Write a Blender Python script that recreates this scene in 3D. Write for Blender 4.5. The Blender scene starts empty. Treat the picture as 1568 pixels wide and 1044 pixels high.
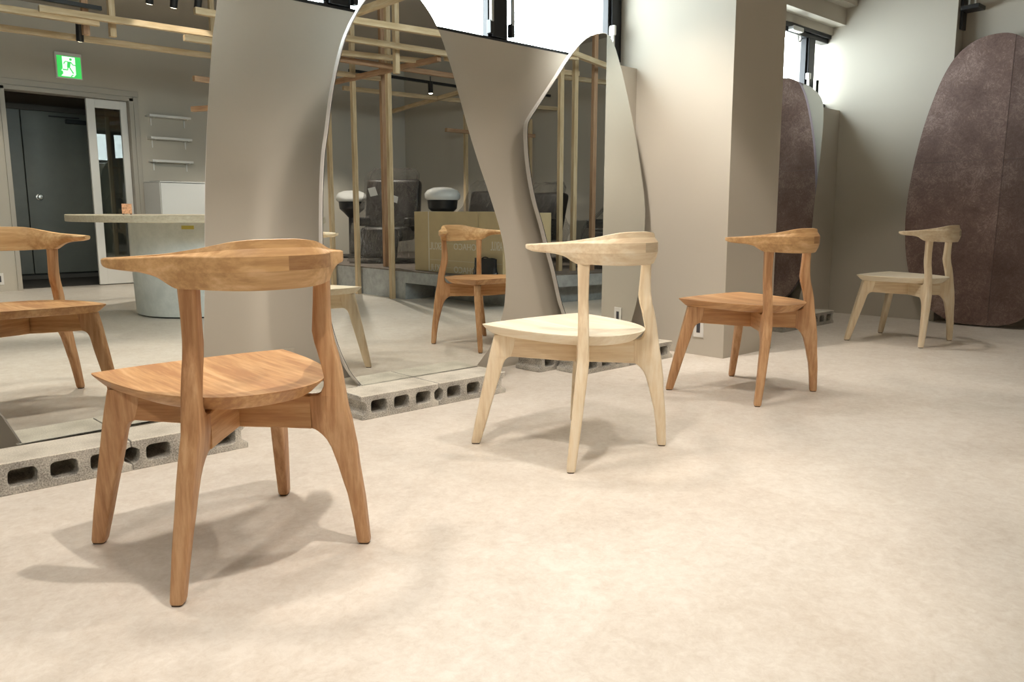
import bpy, bmesh, math, random
from mathutils import Vector, Matrix
from math import sin, cos, pi, radians
random.seed(7)
S = bpy.context.scene
COL = S.collection

# ------------------------------------------------------------------ camera
YAW, PITCH, ROLL, CAMH = 0.840607855, 0.152871233, -0.00470587, 0.801574499
cd = bpy.data.cameras.new('camera')
cd.sensor_width = 36.0
cd.lens = 27.207
cd.clip_start = 0.02
cam = bpy.data.objects.new('camera', cd)
COL.objects.link(cam)
_f = Vector((cos(PITCH)*cos(YAW), cos(PITCH)*sin(YAW), -sin(PITCH)))
_r = Vector((sin(YAW), -cos(YAW), 0))
_u = _r.cross(_f)
_r2 = _r*cos(ROLL)+_u*sin(ROLL)
_u2 = -_r*sin(ROLL)+_u*cos(ROLL)
cam.matrix_world = Matrix(((_r2.x, _u2.x, -_f.x, 0), (_r2.y, _u2.y, -_f.y, 0), (_r2.z, _u2.z, -_f.z, CAMH), (0, 0, 0, 1)))
S.camera = cam

# ------------------------------------------------------------------ world (bright overcast sky) and exposure
w = bpy.data.worlds.new('overcast_sky')
S.world = w
w.use_nodes = True
bg = w.node_tree.nodes['Background']
bg.inputs['Color'].default_value = (0.88, 0.975, 1.0, 1)
bg.inputs['Strength'].default_value = 20.5
S.view_settings.view_transform = 'Standard'
S.view_settings.look = 'None'
S.view_settings.exposure = 0.0
S.view_settings.gamma = 1.0
S.view_settings.use_curve_mapping = False
S.cycles.use_denoising = True
S.cycles.max_bounces = 10
S.cycles.diffuse_bounces = 5
S.cycles.glossy_bounces = 6
S.cycles.transmission_bounces = 6
S.cycles.transparent_max_bounces = 12
S.cycles.caustics_reflective = False
S.cycles.caustics_refractive = False
S.cycles.sample_clamp_indirect = 6.0

SPOT_COL = (1.0, 0.90, 0.79)
# ceiling spots: (x, y, z of lens, aim x, aim y, watts, cone degrees)
SPOTS = [
    # x, y, z of lens, aim x, aim y, watts, cone, size of the lamp
    (0.58, 2.22, 2.42, 0.70, 2.05, 63, 104, .10),
    (0.84, 1.20, 2.42, 0.78, 1.85, 92, 84, .016),
    (1.86, 2.26, 2.42, 2.00, 2.08, 49, 104, .10),
    (2.08, 1.22, 2.42, 2.03, 1.88, 47, 84, .016),
    (3.05, 2.30, 2.42, 3.18, 2.14, 22, 104, .08),
    (3.30, 1.32, 2.42, 3.27, 1.95, 44, 84, .016),
    (5.20, 2.38, 2.62, 5.34, 2.14, 38, 80, .02),
    (4.75, 1.55, 2.62, 5.30, 2.00, 2, 70, .016),
    (2.85, 2.75, 2.50, 4.25, 2.75, 160, 70, .03),  # added lamp, brightens the lower side of the pillar
    (-1.40, 0.30, 2.50, 0.95, 1.90, 88, 50, .03),  # added fill lamp out of view, lifts chair faces turned to the camera
    (0.45, -0.70, 2.50, 2.60, 1.90, 18, 46, .03),  # second added fill lamp behind the camera, for the farther chairs
    (0.60, 0.30, 2.62, 0.80, 0.70, 24, 75, .02),  # added lamp, lifts the open floor near the camera
]
BEAM_SPOTS = [(2.265, -0.555, 2.36), (2.435, -0.535, 2.36), (2.61, -0.515, 2.36)]

def add_portal(x0, x1, y, z0, z1):
    ld = bpy.data.lights.new('window_portal', 'AREA')
    ld.shape = 'RECTANGLE'; ld.size = x1-x0; ld.size_y = z1-z0
    ld.cycles.is_portal = True
    o = bpy.data.objects.new('window_portal', ld); COL.objects.link(o)
    o.location = ((x0+x1)/2, y, (z0+z1)/2)
    o.rotation_euler = (radians(-90), 0, 0)
add_portal(-1.1, 3.9, 3.46, 1.74, 2.35)
add_portal(4.46, 6.6, 3.46, 1.74, 2.35)

# ------------------------------------------------------------------ helpers
def tag(o, label=None, cat=None, group=None, kind=None):
    if label: o['label'] = label
    if cat: o['category'] = cat
    if group: o['group'] = group
    if kind: o['kind'] = kind
    return o

def empty(name, loc=(0, 0, 0), rz=0.0, label=None, cat=None, group=None):
    o = bpy.data.objects.new(name, None); COL.objects.link(o)
    o.empty_display_size = 0.1
    o.location = loc; o.rotation_euler = (0, 0, rz)
    return tag(o, label, cat, group)

def link(name, bm, mats, parent=None, smooth=None, recalc=True):
    me = bpy.data.meshes.new(name)
    if recalc: bmesh.ops.recalc_face_normals(bm, faces=bm.faces)
    bm.to_mesh(me); bm.free()
    if not isinstance(mats, (list, tuple)): mats = [mats]
    for m in mats: me.materials.append(m)
    if smooth:
        me.shade_smooth()
        me.set_sharp_from_angle(angle=radians(smooth))
    o = bpy.data.objects.new(name, me); COL.objects.link(o)
    if parent: o.parent = parent
    return o

def rebase(o):
    """put a top-level mesh's origin at its base centre"""
    me = o.data
    xs = [v.co for v in me.vertices]
    c = Vector(((min(p.x for p in xs)+max(p.x for p in xs))/2, (min(p.y for p in xs)+max(p.y for p in xs))/2, min(p.z for p in xs)))
    for v in me.vertices: v.co -= c
    o.location = c
    return o

def bx(bm, x0, x1, y0, y1, z0, z1, bevel=0.0, mi=0):
    vs = [bm.verts.new(p) for p in ((x0, y0, z0), (x1, y0, z0), (x1, y1, z0), (x0, y1, z0), (x0, y0, z1), (x1, y0, z1), (x1, y1, z1), (x0, y1, z1))]
    fs = []
    for q in ((0, 3, 2, 1), (4, 5, 6, 7), (0, 1, 5, 4), (1, 2, 6, 5), (2, 3, 7, 6), (3, 0, 4, 7)):
        f = bm.faces.new([vs[i] for i in q]); f.material_index = mi; fs.append(f)
    if bevel > 0:
        es = list({e for f in fs for e in f.edges})
        bmesh.ops.bevel(bm, geom=es, offset=bevel, segments=2, profile=0.5, affect='EDGES')
    return bm

def box(name, x0, x1, y0, y1, z0, z1, m, parent=None, bevel=0.0):
    return link(name, bx(bmesh.new(), x0, x1, y0, y1, z0, z1, bevel), m, parent)

def struct(name, x0, x1, y0, y1, z0, z1, m, parent=None, bevel=0.0):
    o = box(name, x0, x1, y0, y1, z0, z1, m, parent, bevel)
    if parent is None: o['kind'] = 'structure'
    return o

def loft(bm, rings, cap=True, mis=None):
    R = [[bm.verts.new(p) for p in r] for r in rings]
    n = len(R[0])
    for a in range(len(R)-1):
        for i in range(n):
            j = (i+1) % n
            f = bm.faces.new((R[a][i], R[a][j], R[a+1][j], R[a+1][i]))
            if mis: f.material_index = mis(a, i)
    if cap:
        bm.faces.new(list(reversed(R[0]))); bm.faces.new(R[-1])
    return bm

def cyl(bm, c0, c1, r0, r1=None, n=24, cap=True):
    if r1 is None: r1 = r0
    c0 = Vector(c0); c1 = Vector(c1); d = (c1-c0).normalized()
    a = d.orthogonal().normalized(); b = d.cross(a)
    return loft(bm, [[c+(a*cos(2*pi*i/n)+b*sin(2*pi*i/n))*r for i in range(n)] for c, r in ((c0, r0), (c1, r1))], cap)

def lathe(bm, prof, c=(0, 0, 0), n=32):
    rings = [[Vector((c[0]+r*cos(2*pi*i/n), c[1]+r*sin(2*pi*i/n), c[2]+z)) for i in range(n)] for r, z in prof]
    return loft(bm, rings)

def crom(P, k=6, closed=True):
    out = []; n = len(P)
    for i in range(n if closed else n-1):
        p0, p1, p2, p3 = [Vector(P[(i+d) % n]) if closed else Vector(P[min(max(i+d, 0), n-1)]) for d in (-1, 0, 1, 2)]
        for s in range(k):
            t = s/k
            out.append(0.5*((2*p1)+(p2-p0)*t+(2*p0-5*p1+4*p2-p3)*t*t+(3*p1-p0-3*p2+p3)*t**3))
    if not closed: out.append(Vector(P[-1]))
    return out

# ------------------------------------------------------------------ materials
class NB:
    def __init__(s, name):
        s.m = bpy.data.materials.new(name); s.m.use_nodes = True
        s.t = s.m.node_tree; s.N = s.t.nodes; s.L = s.t.links
        s.b = s.N['Principled BSDF']
    def n(s, typ, **k):
        x = s.N.new(typ)
        for a, v in k.items():
            if a in x.inputs: x.inputs[a].default_value = v
            else: setattr(x, a, v)
        return x
    def l(s, a, ao, b, bi): s.L.new(a.outputs[ao], b.inputs[bi])

def plain(name, col, rough=0.5, metal=0.0, spec=0.5, noise=0.0, nscale=20.0, bump=0.0, bscale=200.0, emit=None):
    q = NB(name); b = q.b
    b.inputs['Base Color'].default_value = (*col, 1)
    b.inputs['Roughness'].default_value = rough
    b.inputs['Metallic'].default_value = metal
    b.inputs['Specular IOR Level'].default_value = spec
    if noise or bump: tc = q.n('ShaderNodeTexCoord')
    if noise:
        nt = q.n('ShaderNodeTexNoise', Scale=nscale, Detail=5.0, Roughness=0.6)
        q.l(tc, 'Object', nt, 'Vector')
        r = q.n('ShaderNodeValToRGB')
        r.color_ramp.elements[0].position = 0.3; r.color_ramp.elements[1].position = 0.7
        r.color_ramp.elements[0].color = (*[c*(1-noise) for c in col], 1)
        r.color_ramp.elements[1].color = (*[min(1, c*(1+noise)) for c in col], 1)
        q.l(nt, 'Fac', r, 'Fac'); q.l(r, 'Color', b, 'Base Color')
    if bump:
        n2 = q.n('ShaderNodeTexNoise', Scale=bscale, Detail=4.0)
        q.l(tc, 'Object', n2, 'Vector')
        bp = q.n('ShaderNodeBump', Strength=bump, Distance=0.01)
        q.l(n2, 'Fac', bp, 'Height'); q.l(bp, 'Normal', b, 'Normal')
    if emit:
        b.inputs['Emission Color'].default_value = (*emit[0], 1)
        b.inputs['Emission Strength'].default_value = emit[1]
    return q.m

def wood(name, c_dark, c_mid, c_light, axis='z', rot=0.0, rough=0.42, figure=1.0, seed=0.0):
    q = NB(name); b = q.b
    tc = q.n('ShaderNodeTexCoord')
    mp0 = q.n('ShaderNodeMapping'); mp0.inputs['Rotation'].default_value = (0, 0, rot)
    mp0.inputs['Location'].default_value = (seed, seed*0.7, seed*1.3)
    q.l(tc, 'Object', mp0, 'Vector')
    g = 0.07
    sc = {'x': (g, 1, 1), 'y': (1, g, 1), 'z': (1, 1, g)}[axis]
    mp = q.n('ShaderNodeMapping'); mp.inputs['Scale'].default_value = sc
    q.l(mp0, 'Vector', mp, 'Vector')
    # broad cathedral figure
    n1 = q.n('ShaderNodeTexNoise', Scale=9.0, Detail=3.0, Roughness=0.55, Distortion=0.4)
    q.l(mp, 'Vector', n1, 'Vector')
    mul = q.n('ShaderNodeMath', operation='MULTIPLY'); mul.inputs[1].default_value = 22.0
    q.l(n1, 'Fac', mul, 0)
    sn = q.n('ShaderNodeMath', operation='SINE'); q.l(mul, 'Value', sn, 0)
    # fine fibres
    n2 = q.n('ShaderNodeTexNoise', Scale=75.0, Detail=5.0, Roughness=0.65)
    q.l(mp, 'Vector', n2, 'Vector')
    n3 = q.n('ShaderNodeTexNoise', Scale=14.0, Detail=2.0)
    q.l(mp, 'Vector', n3, 'Vector')
    a = q.n('ShaderNodeMath', operation='MULTIPLY_ADD'); a.inputs[1].default_value = 0.055*figure; a.inputs[2].default_value = 0.0
    q.l(sn, 'Value', a, 0)
    a2 = q.n('ShaderNodeMath', operation='MULTIPLY_ADD'); a2.inputs[1].default_value = 0.65
    q.l(n2, 'Fac', a2, 0); q.l(a, 'Value', a2, 2)
    a3 = q.n('ShaderNodeMath', operation='MULTIPLY_ADD'); a3.inputs[1].default_value = 0.40
    q.l(n3, 'Fac', a3, 0); q.l(a2, 'Value', a3, 2)
    r = q.n('ShaderNodeValToRGB'); e = r.color_ramp.elements
    e[0].position = 0.38; e[0].color = (*c_dark, 1)
    e[1].position = 0.66; e[1].color = (*c_light, 1)
    m_ = e.new(0.52); m_.color = (*c_mid, 1)
    q.l(a3, 'Value', r, 'Fac'); q.l(r, 'Color', b, 'Base Color')
    b.inputs['Roughness'].default_value = rough
    b.inputs['Specular IOR Level'].default_value = 0.35
    bp = q.n('ShaderNodeBump', Strength=0.08, Distance=0.003)
    q.l(n2, 'Fac', bp, 'Height'); q.l(bp, 'Normal', b, 'Normal')
    return q.m

def wall_mat(name, col):
    q = NB(name); b = q.b
    tc = q.n('ShaderNodeTexCoord')
    n = q.n('ShaderNodeTexNoise', Scale=1.2, Detail=3.0); q.l(tc, 'Object', n, 'Vector')
    r = q.n('ShaderNodeValToRGB')
    r.color_ramp.elements[0].position = .3; r.color_ramp.elements[1].position = .7
    r.color_ramp.elements[0].color = (*[c*.975 for c in col], 1); r.color_ramp.elements[1].color = (*[c*1.02 for c in col], 1)
    q.l(n, 'Fac', r, 'Fac'); q.l(r, 'Color', b, 'Base Color')
    b.inputs['Roughness'].default_value = .85
    b.inputs['Specular IOR Level'].default_value = .2
    n2 = q.n('ShaderNodeTexNoise', Scale=420.0, Detail=2.0); q.l(tc, 'Object', n2, 'Vector')
    bp = q.n('ShaderNodeBump', Strength=.10, Distance=.002); q.l(n2, 'Fac', bp, 'Height'); q.l(bp, 'Normal', b, 'Normal')
    return q.m

def floor_mat():
    q = NB('cream_marbled_floor'); b = q.b
    tc = q.n('ShaderNodeTexCoord')
    n1 = q.n('ShaderNodeTexNoise', Scale=2.2, Detail=7.0, Roughness=0.68, Distortion=0.8); q.l(tc, 'Object', n1, 'Vector')
    n2 = q.n('ShaderNodeTexNoise', Scale=16.0, Detail=8.0, Roughness=0.78, Distortion=0.5); q.l(tc, 'Object', n2, 'Vector')
    n3 = q.n('ShaderNodeTexNoise', Scale=48.0, Detail=8.0, Roughness=0.75, Distortion=0.6); q.l(tc, 'Object', n3, 'Vector')
    a = q.n('ShaderNodeMath', operation='MULTIPLY_ADD'); a.inputs[1].default_value = .26; a.inputs[2].default_value = .06
    q.l(n1, 'Fac', a, 0)
    a2 = q.n('ShaderNodeMath', operation='MULTIPLY_ADD'); a2.inputs[1].default_value = .36; q.l(n2, 'Fac', a2, 0); q.l(a, 'Value', a2, 2)
    a3 = q.n('ShaderNodeMath', operation='MULTIPLY_ADD'); a3.inputs[1].default_value = .32; q.l(n3, 'Fac', a3, 0); q.l(a2, 'Value', a3, 2)
    r = q.n('ShaderNodeValToRGB'); e = r.color_ramp.elements
    e[0].position = .43; e[0].color = (.63, .563, .487, 1)
    e[1].position = .60; e[1].color = (.785, .737, .67, 1)
    q.l(a3, 'Value', r, 'Fac'); q.l(r, 'Color', b, 'Base Color')
    b.inputs['Roughness'].default_value = .42
    b.inputs['Specular IOR Level'].default_value = .35
    bp = q.n('ShaderNodeBump', Strength=.05, Distance=.002); q.l(n3, 'Fac', bp, 'Height'); q.l(bp, 'Normal', b, 'Normal')
    return q.m

def concrete(name, c0, c1, scale=220.0, bump=.5, rough=.9):
    q = NB(name); b = q.b
    tc = q.n('ShaderNodeTexCoord')
    v = q.n('ShaderNodeTexNoise', Scale=scale, Detail=5.0, Roughness=.75); q.l(tc, 'Object', v, 'Vector')
    n = q.n('ShaderNodeTexNoise', Scale=9.0, Detail=5.0); q.l(tc, 'Object', n, 'Vector')
    a = q.n('ShaderNodeMath', operation='MULTIPLY_ADD'); a.inputs[1].default_value = .35; q.l(n, 'Fac', a, 0)
    a0 = q.n('ShaderNodeMath', operation='MULTIPLY'); a0.inputs[1].default_value = .65; q.l(v, 'Fac', a0, 0); q.l(a0, 'Value', a, 2)
    r = q.n('ShaderNodeValToRGB'); e = r.color_ramp.elements
    e[0].position = .39; e[0].color = (*c0, 1); e[1].position = .60; e[1].color = (*c1, 1)
    q.l(a, 'Value', r, 'Fac'); q.l(r, 'Color', b, 'Base Color')
    b.inputs['Roughness'].default_value = rough
    b.inputs['Specular IOR Level'].default_value = .2
    bp = q.n('ShaderNodeBump', Strength=bump, Distance=.003); q.l(v, 'Fac', bp, 'Height'); q.l(bp, 'Normal', b, 'Normal')
    return q.m

def glass_mat(name, tint=(1, 1, 1), refl=0.12, rough=0.0):
    q = NB(name); q.N.remove(q.b)
    o = q.N['Material Output']
    tr = q.n('ShaderNodeBsdfTransparent'); tr.inputs[0].default_value = (*tint, 1)
    gl = q.n('ShaderNodeBsdfGlossy', Roughness=rough)
    fr = q.n('ShaderNodeLayerWeight', Blend=.5)
    pw = q.n('ShaderNodeMath', operation='POWER'); pw.inputs[1].default_value = 5.0
    q.l(fr, 'Facing', pw, 0)
    ad = q.n('ShaderNodeMath', operation='MULTIPLY_ADD'); ad.inputs[1].default_value = .9; ad.inputs[2].default_value = refl
    ad.use_clamp = True
    q.l(pw, 'Value', ad, 0)
    mx = q.n('ShaderNodeMixShader'); q.l(ad, 'Value', mx, 'Fac')
    q.L.new(tr.outputs[0], mx.inputs[1]); q.L.new(gl.outputs[0], mx.inputs[2]); q.L.new(mx.outputs[0], o.inputs['Surface'])
    return q.m

def plastic_wrap():
    q = NB('crinkled_clear_plastic'); q.N.remove(q.b)
    o = q.N['Material Output']
    tc = q.n('ShaderNodeTexCoord')
    mp = q.n('ShaderNodeMapping'); mp.inputs['Rotation'].default_value = (.5, .3, .8); mp.inputs['Scale'].default_value = (1, 1, .45)
    q.l(tc, 'Object', mp, 'Vector')
    n = q.n('ShaderNodeTexNoise', Scale=17.0, Detail=4.0, Roughness=.5, Distortion=3.0); q.l(mp, 'Vector', n, 'Vector')
    bp = q.n('ShaderNodeBump', Strength=1.0, Distance=.12); q.l(n, 'Fac', bp, 'Height')
    tr = q.n('ShaderNodeBsdfTransparent'); tr.inputs[0].default_value = (.9, .9, .9, 1)
    gl = q.n('ShaderNodeBsdfGlossy', Roughness=.07); q.l(bp, 'Normal', gl, 'Normal')
    df = q.n('ShaderNodeBsdfDiffuse'); df.inputs[0].default_value = (.30, .27, .25, 1)
    lw = q.n('ShaderNodeLayerWeight', Blend=.35); q.l(bp, 'Normal', lw, 'Normal')
    ad = q.n('ShaderNodeMath', operation='MULTIPLY_ADD'); ad.inputs[1].default_value = .55; ad.inputs[2].default_value = .02; ad.use_clamp = True
    q.l(lw, 'Facing', ad, 0)
    m1 = q.n('ShaderNodeMixShader'); m1.inputs[0].default_value = .12
    q.L.new(gl.outputs[0], m1.inputs[1]); q.L.new(df.outputs[0], m1.inputs[2])
    mx = q.n('ShaderNodeMixShader'); q.l(ad, 'Value', mx, 'Fac')
    q.L.new(tr.outputs[0], mx.inputs[1]); q.L.new(m1.outputs[0], mx.inputs[2]); q.L.new(mx.outputs[0], o.inputs['Surface'])
    return q.m

def oval_mat(nm='mottled_brown_laminate', k=1.0):
    q = NB(nm); b = q.b
    tc = q.n('ShaderNodeTexCoord')
    n1 = q.n('ShaderNodeTexNoise', Scale=3.0, Detail=6.0, Roughness=.65); q.l(tc, 'Object', n1, 'Vector')
    n2 = q.n('ShaderNodeTexNoise', Scale=11.0, Detail=7.0, Roughness=.75, Distortion=5.0); q.l(tc, 'Object', n2, 'Vector')
    n4 = q.n('ShaderNodeTexNoise', Scale=34.0, Detail=3.0, Roughness=.6, Distortion=5.0); q.l(tc, 'Object', n4, 'Vector')
    a = q.n('ShaderNodeMath', operation='MULTIPLY'); a.inputs[1].default_value = .45; q.l(n1, 'Fac', a, 0)
    a2 = q.n('ShaderNodeMath', operation='MULTIPLY_ADD'); a2.inputs[1].default_value = .35; q.l(n2, 'Fac', a2, 0); q.l(a, 'Value', a2, 2)
    a3 = q.n('ShaderNodeMath', operation='MULTIPLY_ADD'); a3.inputs[1].default_value = .22; q.l(n4, 'Fac', a3, 0); q.l(a2, 'Value', a3, 2)
    r = q.n('ShaderNodeValToRGB'); e = r.color_ramp.elements
    e[0].position = .40; e[0].color = (.125*k, .078*k, .066*k, 1)
    e[1].position = .62; e[1].color = (.36*k, .265*k, .235*k, 1)
    kk = e.new(.52); kk.color = (.20*k, .132*k, .114*k, 1)
    q.l(a3, 'Value', r, 'Fac'); q.l(r, 'Color', b, 'Base Color')
    b.inputs['Roughness'].default_value = .6
    b.inputs['Specular IOR Level'].default_value = .3
    return q.m

M_WALL = wall_mat('greige_wall_paint', (.50, .465, .40))
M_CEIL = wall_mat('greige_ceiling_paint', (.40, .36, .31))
M_FLOOR = floor_mat()
M_BLOCK = concrete('rough_grey_concrete_block', (.17, .16, .145), (.68, .655, .59), 200, .9)  # rough faces; darker tone also stands in for fronts the spots miss
M_BLOCK_LITTOP = concrete('smooth_concrete_face_lit_top', (.50, .47, .40), (.84, .80, .70), 230, .5)  # smooth face of the same block, overhead spotlight put into its paler colour
M_STAGE = concrete('smooth_grey_concrete', (.33, .34, .33), (.44, .45, .44), 14, .1, .7)
M_STAGETOP = concrete('brown_grey_screed', (.15, .125, .105), (.22, .19, .165), 14, .1, .8)
M_DRUM = concrete('pale_mortar_plaster', (.74, .79, .78), (.86, .90, .89), 12, .15, .8)
M_ALU = plain('dark_bronze_aluminium', (.028, .028, .03), .35, .6)
M_STEEL = plain('brushed_steel', (.55, .55, .53), .3, .9)
M_WHITE = plain('white_paint', (.72, .71, .68), .45)
M_PANELEDGE = plain('pale_grey_panel_edge', (.66, .645, .62), .55)
M_OFFWHITE = plain('white_appliance_enamel', (.62, .63, .62), .3)
M_FRAME = plain('greige_painted_frame', (.40, .37, .32), .5)
M_BLACK = plain('black_plastic', (.012, .012, .013), .35)
M_BLACKLEATHER = plain('black_glossy_vinyl', (.015, .015, .016), .25, bump=.4, bscale=40)
M_DARKDOOR = plain('dark_grey_green_door_paint', (.15, .16, .14), .38, noise=.08, nscale=4)
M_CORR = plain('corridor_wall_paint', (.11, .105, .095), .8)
M_CARD = plain('ochre_cardboard', (.52, .41, .235), .8, noise=.05, nscale=6)
M_PRINT = plain('pale_carton_print', (.66, .63, .52), .8)
M_PALEPRINT = plain('faint_carton_print', (.60, .52, .36), .8)
M_YELLOW = plain('yellow_tape', (.65, .55, .12), .6)
M_SOCKET = plain('dark_socket', (.05, .05, .06), .4)
M_VINYL = plain('dark_brown_vinyl', (.020, .015, .013), .4)
M_PORC = plain('white_basin_ceramic', (.70, .70, .68), .15)
M_PAPER = plain('white_paper_tag', (.75, .75, .73), .8)
M_WRAP = plastic_wrap()
M_GLASS = glass_mat('clear_glass', (.93, .96, .94), .10)
M_WGLASS = glass_mat('window_glass', (.97, .98, .98), .06)
M_OVAL = oval_mat()
M_OVAL2 = oval_mat('darker_mottled_brown_laminate', .80)
M_OVALEDGE = plain('mauve_laminate_edge', (.22, .17, .19), .5)
M_PINE = {a: wood('pine_timber_'+a, (.46, .33, .18), (.58, .44, .27), (.68, .55, .37), a, figure=.8, rough=.6) for a in 'xyz'}
M_PINER = {a: wood('reddish_pine_timber_'+a, (.30, .165, .09), (.40, .24, .14), (.50, .33, .20), a, figure=.8, rough=.6, seed=3) for a in 'xyz'}
M_TABLE = wood('pale_oak_edge', (.62, .53, .38), (.74, .66, .50), (.80, .73, .58), 'x', figure=.6)
M_COPPER = plain('copper_pattern_print', (.55, .30, .17), .45, noise=.55, nscale=70)
def mirror_mat():
    q = NB('silvered_mirror'); b = q.b
    b.inputs['Base Color'].default_value = (.80, .825, .80, 1)
    b.inputs['Metallic'].default_value = 1.0
    b.inputs['Roughness'].default_value = 0.0
    return q.m
M_MIRROR = mirror_mat()
M_MIRROREDGE = plain('dark_mirror_edge', (.03, .035, .033), .3)

CH = dict(c_dark=(.43, .22, .10), c_mid=(.56, .32, .148), c_light=(.68, .43, .225))
CHL = dict(c_dark=(.38, .19, .088), c_mid=(.53, .30, .150), c_light=(.66, .42, .235))
CHR = dict(c_dark=(.50, .29, .13), c_mid=(.63, .39, .185), c_light=(.74, .50, .27))
MAS = dict(c_dark=(.80, .70, .54), c_mid=(.86, .78, .62), c_light=(.91, .85, .72))
MA = dict(c_dark=(.70, .55, .37), c_mid=(.80, .67, .48), c_light=(.86, .76, .60))
def wood_set(nm, c, cl=None, cr=None, cs=None):
    cl = cl or c; cr = cr or c
    return dict(seat=wood(nm+'_seat', axis='y', figure=1.2, seed=1.0, **(cs or c)), leg=wood(nm+'_leg', axis='z', seed=2.0, figure=.5, **cl),
                rail=wood(nm+'_rail', axis='x', seed=4.0, figure=1.2, **cr),
                joint=wood(nm+'_joint', c_dark=tuple(v*.72 for v in c['c_dark']), c_mid=tuple(v*.72 for v in c['c_mid']), c_light=tuple(v*.74 for v in c['c_light']), axis='x', seed=6.0, figure=.5),
                str1=wood(nm+'_stretcher_a', axis='x', rot=radians(45), seed=5.0, **c), str2=wood(nm+'_stretcher_b', axis='x', rot=radians(-45), seed=7.0, **c))

# ------------------------------------------------------------------ room shell
YW, YG = 3.20, 3.37          # face of the lower window wall, plane of the glass
XP0, XP1, YP = 3.914, 4.45, 2.513
XB = 6.62
YD = -3.70
X0 = -3.2
struct('floor', X0, 8.0, -5.6, 3.7, -0.1, 0.0, M_FLOOR)
struct('ceiling', X0, 8.0, -5.6, 3.7, 2.92, 3.0, M_CEIL)
struct('wall_window_side', X0, XP0, YW, 3.6, 0, 1.735, M_WALL)
o = struct('wall_window_side.001', XP1, XB, YW, 3.6, 0, 1.722, M_WALL)
o = struct('wall_above_window', X0, XP0, 3.30, 3.6, 2.35, 2.92, M_WALL)
o = struct('wall_above_window.001', XP1, XB, 3.30, 3.6, 2.35, 2.92, M_WALL)
struct('trim_1', X0, XP0, 3.19, 3.30, 2.41, 2.92, M_WALL)
struct('trim_2', XP1, XB, 3.19, 3.30, 2.41, 2.92, M_WALL)
struct('trim_3', X0, XP0, 3.10, 3.19, 2.545, 2.92, M_WALL)
struct('trim_4', XP1, XB, 3.10, 3.19, 2.545, 2.92, M_WALL)
struct('pillar', XP0, XP1, YP, 3.6, 0, 2.92, M_WALL)
struct('wall_window_left', X0, -1.1, 3.30, 3.6, 1.735, 2.35, M_WALL)
struct('wall_back', XB, 7.2, 2.33, 3.7, 0, 2.92, M_WALL)
struct('wall_back.001', 6.76, 7.2, YD, 2.33, 0, 2.92, M_WALL)
struct('wall_camera_side', X0-.1, X0, -3.8, 3.7, 0, 2.92, M_WALL)
# door-side wall with the opening
DX0, DX1, DZ = 1.965, 3.235, 2.075
struct('wall_door_side', X0, DX0, YD-.15, YD, 0, 2.92, M_WALL)
struct('wall_door_side.001', DX1, 7.2, YD-.15, YD, 0, 2.92, M_WALL)
struct('wall_door_side.002', DX0, DX1, YD-.15, YD, DZ, 2.92, M_WALL)
# passage beyond the opening
struct('wall_passage_left', 1.2, 1.3, -5.0, YD-.15, 0, 2.92, M_CORR)
struct('wall_passage_right', 3.9, 4.0, -5.0, YD-.15, 0, 2.92, M_CORR)
struct('wall_passage_end', 1.2, 4.0, -5.1, -5.0, 0, 2.92, M_CORR)
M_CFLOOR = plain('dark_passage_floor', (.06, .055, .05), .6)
struct('floor_passage', 1.3, 3.9, -5.0, YD-.15, 0, .006, M_CFLOOR)
struct('ceiling_passage', 1.3, 3.9, -5.0, YD-.15, 2.25, 2.3, M_CORR)

# --- windows
def window(name, xa, xb, mulls):
    t = empty(name, ((xa+xb)/2, YG, 1.735)); t['kind'] = 'structure'
    L = t.location
    def part(nm, x0, x1, y0, y1, z0, z1, m, bev=0.0, par=None):
        bm = bx(bmesh.new(), x0-L.x, x1-L.x, y0-L.y, y1-L.y, z0-L.z, z1-L.z, bev)
        return link(nm, bm, m, par or t)
    part('bottom_rail', xa, xb, YG-.035, YG+.035, 1.735, 1.790, M_ALU, .004)
    part('head_rail', xa, xb, YG-.035, YG+.035, 2.285, 2.35, M_ALU, .004)
    part('head_rail', xa, xb, YG-.06, YG-.035, 2.32, 2.35, M_ALU, .004)
    for m, wd in mulls:
        if wd < .03: continue
        f = part('mullion', m-wd/2, m+wd/2, YG-.045, YG+.035, 1.79, 2.285, M_ALU, .004)
        if wd > .08:
            for s in (-1, 1):
                a = part('sash_stile', m+s*(wd/2+.008)-.012, m+s*(wd/2+.008)+.012, YG-.028, YG+.02, 1.79, 2.285, M_ALU, .003)
    ms = [m for m, _ in mulls]
    for a, b in zip(ms[:-1], ms[1:]):
        part('pane', a+.04, b-.04, YG-.003, YG+.003, 1.785, 2.29, M_WGLASS)
    return t, part
w1, p1 = window('window_1', -1.1, XP0, [(-1.06, .08), (-.04, .10), (.94, .10), (1.92, .10), (2.9, .10), (3.865, .085)])
for m in (1.92, 2.9):
    for s in (-1, 1):
        p1('sash_stay', m+s*.075-.008, m+s*.075+.008, YG-.075, YG-.055, 1.86, 2.20, M_STEEL, .003)
        p1('stay_hinge', m+s*.075-.012, m+s*.075+.012, YG-.07, YG-.035, 1.80, 1.87, M_BLACK, .003)
p1('window_handle', 3.79, 3.81, YG-.09, YG-.045, 1.93, 1.99, M_WHITE, .006)
p1('sash_stay', 3.80, 3.814, YG-.075, YG-.055, 1.80, 1.95, M_STEEL, .003)
w2, p2 = window('window_2', XP1, XB, [(4.49, .08), (5.4, .10), (6.33, .10), (6.66, .02)])
p2('sash_stay', 6.245, 6.26, YG-.075, YG-.055, 1.80, 1.98, M_STEEL, .003)
p2('sash_stay', 6.40, 6.415, YG-.075, YG-.055, 1.80, 1.96, M_BLACK, .003)
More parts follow.
